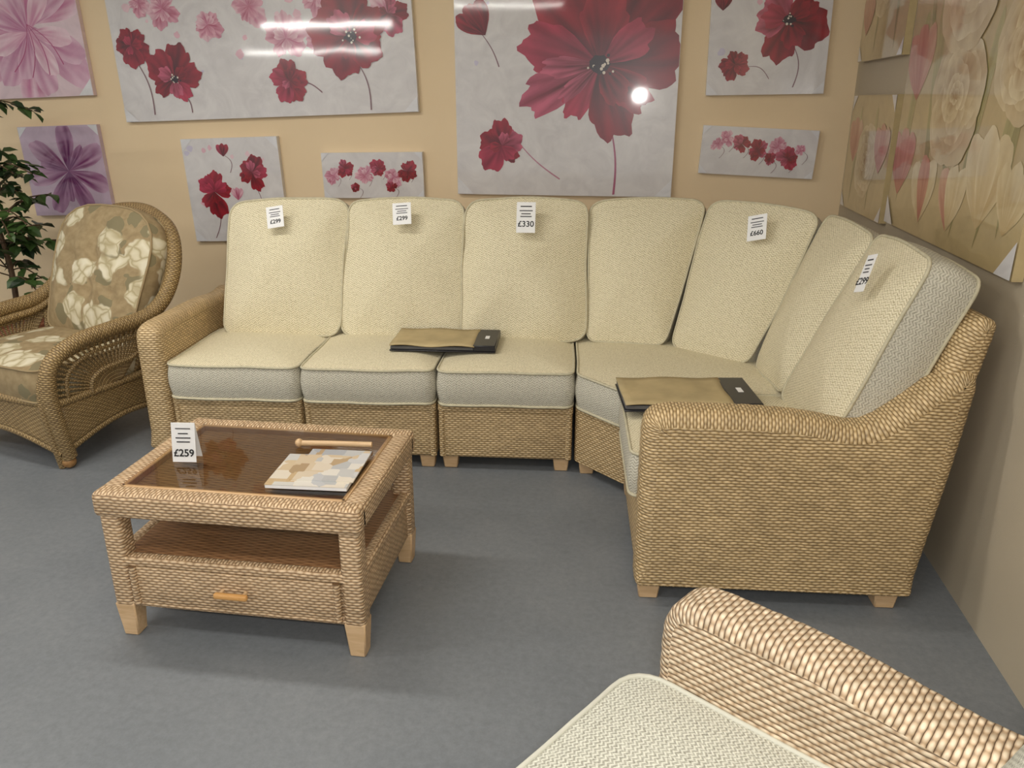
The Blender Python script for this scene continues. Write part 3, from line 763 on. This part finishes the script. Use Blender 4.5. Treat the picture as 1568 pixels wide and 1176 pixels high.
def put(p,name='canvas_picture'): p.place(name,(p.cx,WY-p.t-0.001,p.cz),'back',p.rot)
pinkb=[srgb(232,200,208),srgb(206,200,218),srgb(228,184,196)]
# P1
p=back_pic(-0.947,0.212,1.02,2.20,0)
f=lambda px,py:(-0.37+(px-866)*0.0035-p.cx,1.02+(299-py)*0.0032-p.cz)
p.blot(16,pinkb,0.006,0.016)
p.stem(f(935,180),f(945,296),0.011,srgb(170,90,120),0.02); p.stem(f(785,195),f(862,272),0.007,srgb(190,130,150),-0.02); p.stem(f(742,45),f(768,95),0.006,None,0.01)
c=f(918,92)
for a,L,sp,cc in ((1.05,0.58,0.70,DK[1]),(2.05,0.50,0.70,DK[2]),(0.15,0.44,0.65,DK[0]),(2.85,0.42,0.5,RED[3]),(3.60,0.44,0.40,RED[4]),(4.15,0.30,0.42,RED[3]),(5.0,0.38,0.55,DK[0]),(5.6,0.32,0.5,DK[1]),(1.5,0.36,0.6,DK[2]),(3.2,0.30,0.3,RED[4]),(3.85,0.26,0.26,RED[4]),(0.6,0.30,0.5,RED[3]),(5.3,0.22,0.6,DK[0])):
    p.petal(c[0],c[1],a,L,sp,cc[0],cc[1],0.06,0.45)
p.centre(c[0],c[1],0.36)
c=f(772,218); p.flower(c[0],c[1],0.14,RED,5,False); c=f(733,25); p.bud(c[0],c[1],0.11,RED,2.2)
p.corners(0.09,(0,1)); put(p)
# P2
p=back_pic(-2.88,-1.165,1.42,2.17,2.0)
f=lambda px,py:(-2.88+(px-184)*0.00381-p.cx,1.42+(180-py)*0.0034-p.cz-((px-410)*0.0001))
p.blot(36,pinkb+[srgb(180,188,218)],0.008,0.03)
for a_,b_,r_,pl in ((270,15,28,PINK),(335,40,26,PINK),(400,15,30,PINK),(450,62,34,PINK),(600,30,30,PINK+RED),(235,5,20,PINK),(500,5,30,PINK),(500,70,20,PINK)):
    c=f(a_,b_); p.flower(c[0],c[1],r_*0.0035,pl,5,False)
for (a_,b_,c_,d_) in ((213,85,232,175),(272,140,292,172),(545,90,565,170),(448,130,495,143)): p.stem(f(a_,b_),f(c_,d_),0.007)
for a_,b_,r_ in ((213,68,28),(272,120,46),(448,125,30),(545,62,62)):
    c=f(a_,b_); p.flower(c[0],c[1],r_*0.0036,RED,5,r_>40)
p.corners(0.08,(0,1)); put(p)
# P3
p=back_pic(-2.545,-1.965,0.73,1.31,2)
f=lambda px,py:(-2.54+(px-290)*0.0041-p.cx,1.3-(py-213)*0.0037-p.cz)
p.blot(10,pinkb); 
for q in ((328,300,320,362),(388,275,396,362),(349,235,356,262)): p.stem(f(q[0],q[1]),f(q[2],q[3]),0.005)
for a_,b_,r_ in ((328,290,36),(388,262,26)): c=f(a_,b_); p.flower(c[0],c[1],r_*0.0037,RED,5,False)
c=f(349,228); p.bud(c[0],c[1],0.045,RED); c=f(362,294); p.bud(c[0],c[1],0.045,PINK); p.corners(0.07); put(p)
# P4
p=back_pic(-1.722,-1.14,0.99,1.237,1)
f=lambda px,py:(-1.72+(px-495)*0.00377-p.cx,1.235-(py-235)*0.0037-p.cz)
for a_,b_,r_,pl in ((512,268,13,PINK),(530,258,14,RED),(560,268,16,PINK),(582,258,15,RED),(604,270,15,PINK),(625,262,18,DK),(545,285,8,RED),(600,285,9,RED)):
    c=f(a_,b_); p.stem(c,(c[0]+0.02,c[1]-0.06),0.003); p.flower(c[0],c[1],r_*0.0036,pl,5,False)
p.corners(0.045); put(p)
# P5
p=back_pic(0.35,0.925,1.535,2.11,0.8)
f=lambda px,py:(0.35+(px-1080)*0.0032-p.cx,1.535+(145-py)*0.0032-p.cz)
p.blot(8,pinkb); p.stem(f(1205,70),f(1212,135),0.006); p.stem(f(1135,105),f(1175,122),0.004)
c=f(1198,38); p.flower(c[0],c[1],0.19,RED,5,True); c=f(1122,100); p.flower(c[0],c[1],0.072,DK,5,False); c=f(1098,10); p.bud(c[0],c[1],0.05,RED)
p.corners(0.06,(0,1)); put(p)
# P6
p=back_pic(0.35,0.93,1.135,1.375,-2.5)
f=lambda px,py:(0.35+(px-1073)*0.0033-p.cx,1.38-(py-194)*0.0034-p.cz)
for a_,b_,r_,pl in ((1098,222,10,PINK),(1112,212,13,PINK),(1135,220,14,RED),(1160,228,16,RED),(1190,222,15,PINK),(1207,238,16,RED),(1180,240,10,RED),(1225,225,8,PINK)):
    c=f(a_,b_); p.stem(c,(c[0]+0.015,c[1]-0.07),0.003); p.flower(c[0],c[1],r_*0.0035,pl,5,False)
p.corners(0.045); put(p)
# P7
p=back_pic(-3.95,-3.06,1.52,2.41,2,srgb(222,198,204))
for k in range(3):
    for a in (0.4,1.3,2.1,2.9,3.8,4.6,5.5): p.petal(0.12,-0.06-0.02*k,a+k*0.3,0.46-0.1*k,0.42,*random.choice(LILY),0.02,0.15)
for a in (4.2,4.6,5.0,5.4): p.stem((0.12,-0.06),(0.12+0.28*math.cos(a),-0.06+0.28*math.sin(a)),0.006,srgb(170,60,110),0.03)
p.corners(0.09,(0,1)); put(p)
# P8
p=back_pic(-3.56,-3.05,0.86,1.37,2,srgb(200,178,196))
for a in (0.5,1.5,2.5,3.3,4.2,5.1,5.9): p.petal(0.02,0.0,a,0.27,0.42,*random.choice(MAG),0.02,0.15)
for a in (0.9,2.9,4.6): p.petal(0.02,0.0,a,0.18,0.3,MAG[0][0],MAG[0][1],0.02,0.15)
p.corners(0.06,(2,3)); put(p)
BG2=srgb(188,168,124)
def rput(p,y,z,rot=0): p.place('canvas_picture',(WX-p.t-0.001,y,z),'right',rot)
def rose(p,x,y,r,pal=ROSE):
    dk=srgb(150,112,66)
    for q,n,sp in ((1.0,5,0.95),(0.84,5,0.9),(0.68,4,1.0),(0.52,4,1.0),(0.38,3,1.15),(0.26,3,1.2),(0.15,3,1.3)):
        a0=random.uniform(0,6)
        for k in range(n):
            c0,c1=random.choice(pal); p.petal(x+random.uniform(-.06,.06)*r,y+random.uniform(-.06,.06)*r,a0+k*2*math.pi/n,r*q,sp,lerpc(c0,dk,0.75),lerpc(c1,dk,0.18 if k%2 else 0),0.015,0.72)
def leafy(p,x,y,L,a): p.petal(x,y,a,L,0.10,*LEAFC[0],0.01,0.1)
p=Pic(1.20,1.18,BG2); p.na=0.4
for x,y,L,a in ((-0.5,-0.5,0.7,1.5),(-0.2,-0.55,0.8,1.7),(0.1,-0.55,0.7,1.4),(0.45,-0.5,0.8,1.6),(0.3,0.0,0.5,1.2),(-0.35,0.0,0.5,1.8),(0.02,-0.5,0.6,1.9),(0.3,-0.55,0.7,1.3)): leafy(p,x,y,L,a)
for x,y,r,tt in ((-0.5,-0.34,0.16,TUL),(-0.46,0.02,0.17,TUL),(-0.44,0.42,0.17,TUL),(0.30,-0.34,0.19,ROSE),(-0.22,-0.42,0.15,ROSE+TUL),(0.06,-0.42,0.14,ROSE+TUL),(0.50,-0.38,0.13,ROSE)): p.bud(x,y,r,tt,1.5+random.uniform(-.2,.2))
rose(p,0.36,0.50,0.22); rose(p,0.42,0.02,0.20); rose(p,-0.05,-0.10,0.23); rose(p,-0.06,0.30,0.27)
p.corners(0.11,(0,1)); rput(p,2.95,1.62)
p=Pic(0.68,0.60,BG2); p.na=0.4
leafy(p,-0.1,-0.28,0.5,1.5); leafy(p,0.2,-0.28,0.5,1.6); rose(p,-0.05,0.05,0.19); p.bud(0.2,0.02,0.13,TUL,1.6); p.bud(-0.25,-0.1,0.11,TUL,1.5); p.corners(0.07,(0,1)); rput(p,4.0,1.98)
p=Pic(0.68,0.52,BG2); p.na=0.4
leafy(p,-0.2,-0.24,0.45,1.5); leafy(p,0.1,-0.24,0.45,1.6); p.bud(-0.22,0.06,0.13,TUL,1.6); rose(p,0.0,-0.02,0.17); p.bud(0.22,0.04,0.13,TUL,1.6); p.corners(0.07); rput(p,3.97,1.27)

# ---------------------------------------------------------------- lighting
fd=bpy.data.lights.new('camera_flash','POINT'); fd.energy=60; fd.shadow_soft_size=0.045; fd.color=(1.0,0.975,0.93)
fo=bpy.data.objects.new('camera_flash',fd); fo.location=(0.05,0.0,1.56); link(fo)
wd=bpy.data.worlds.new('World'); scene.world=wd; wd.use_nodes=True
bg=wd.node_tree.nodes['Background']; bg.inputs[0].default_value=(0.96,0.97,1.0,1); bg.inputs[1].default_value=0.5
scene.view_settings.view_transform='Standard'; scene.view_settings.look='None'; scene.view_settings.exposure=-0.06

cd=bpy.data.cameras.new('camera'); cd.sensor_width=36; cd.lens=28.0; cd.clip_start=0.02
co=bpy.data.objects.new('camera',cd); co.location=(0,0,1.5); co.rotation_euler=(R(90-19.5),0,R(8.3)); link(co)
scene.camera=co
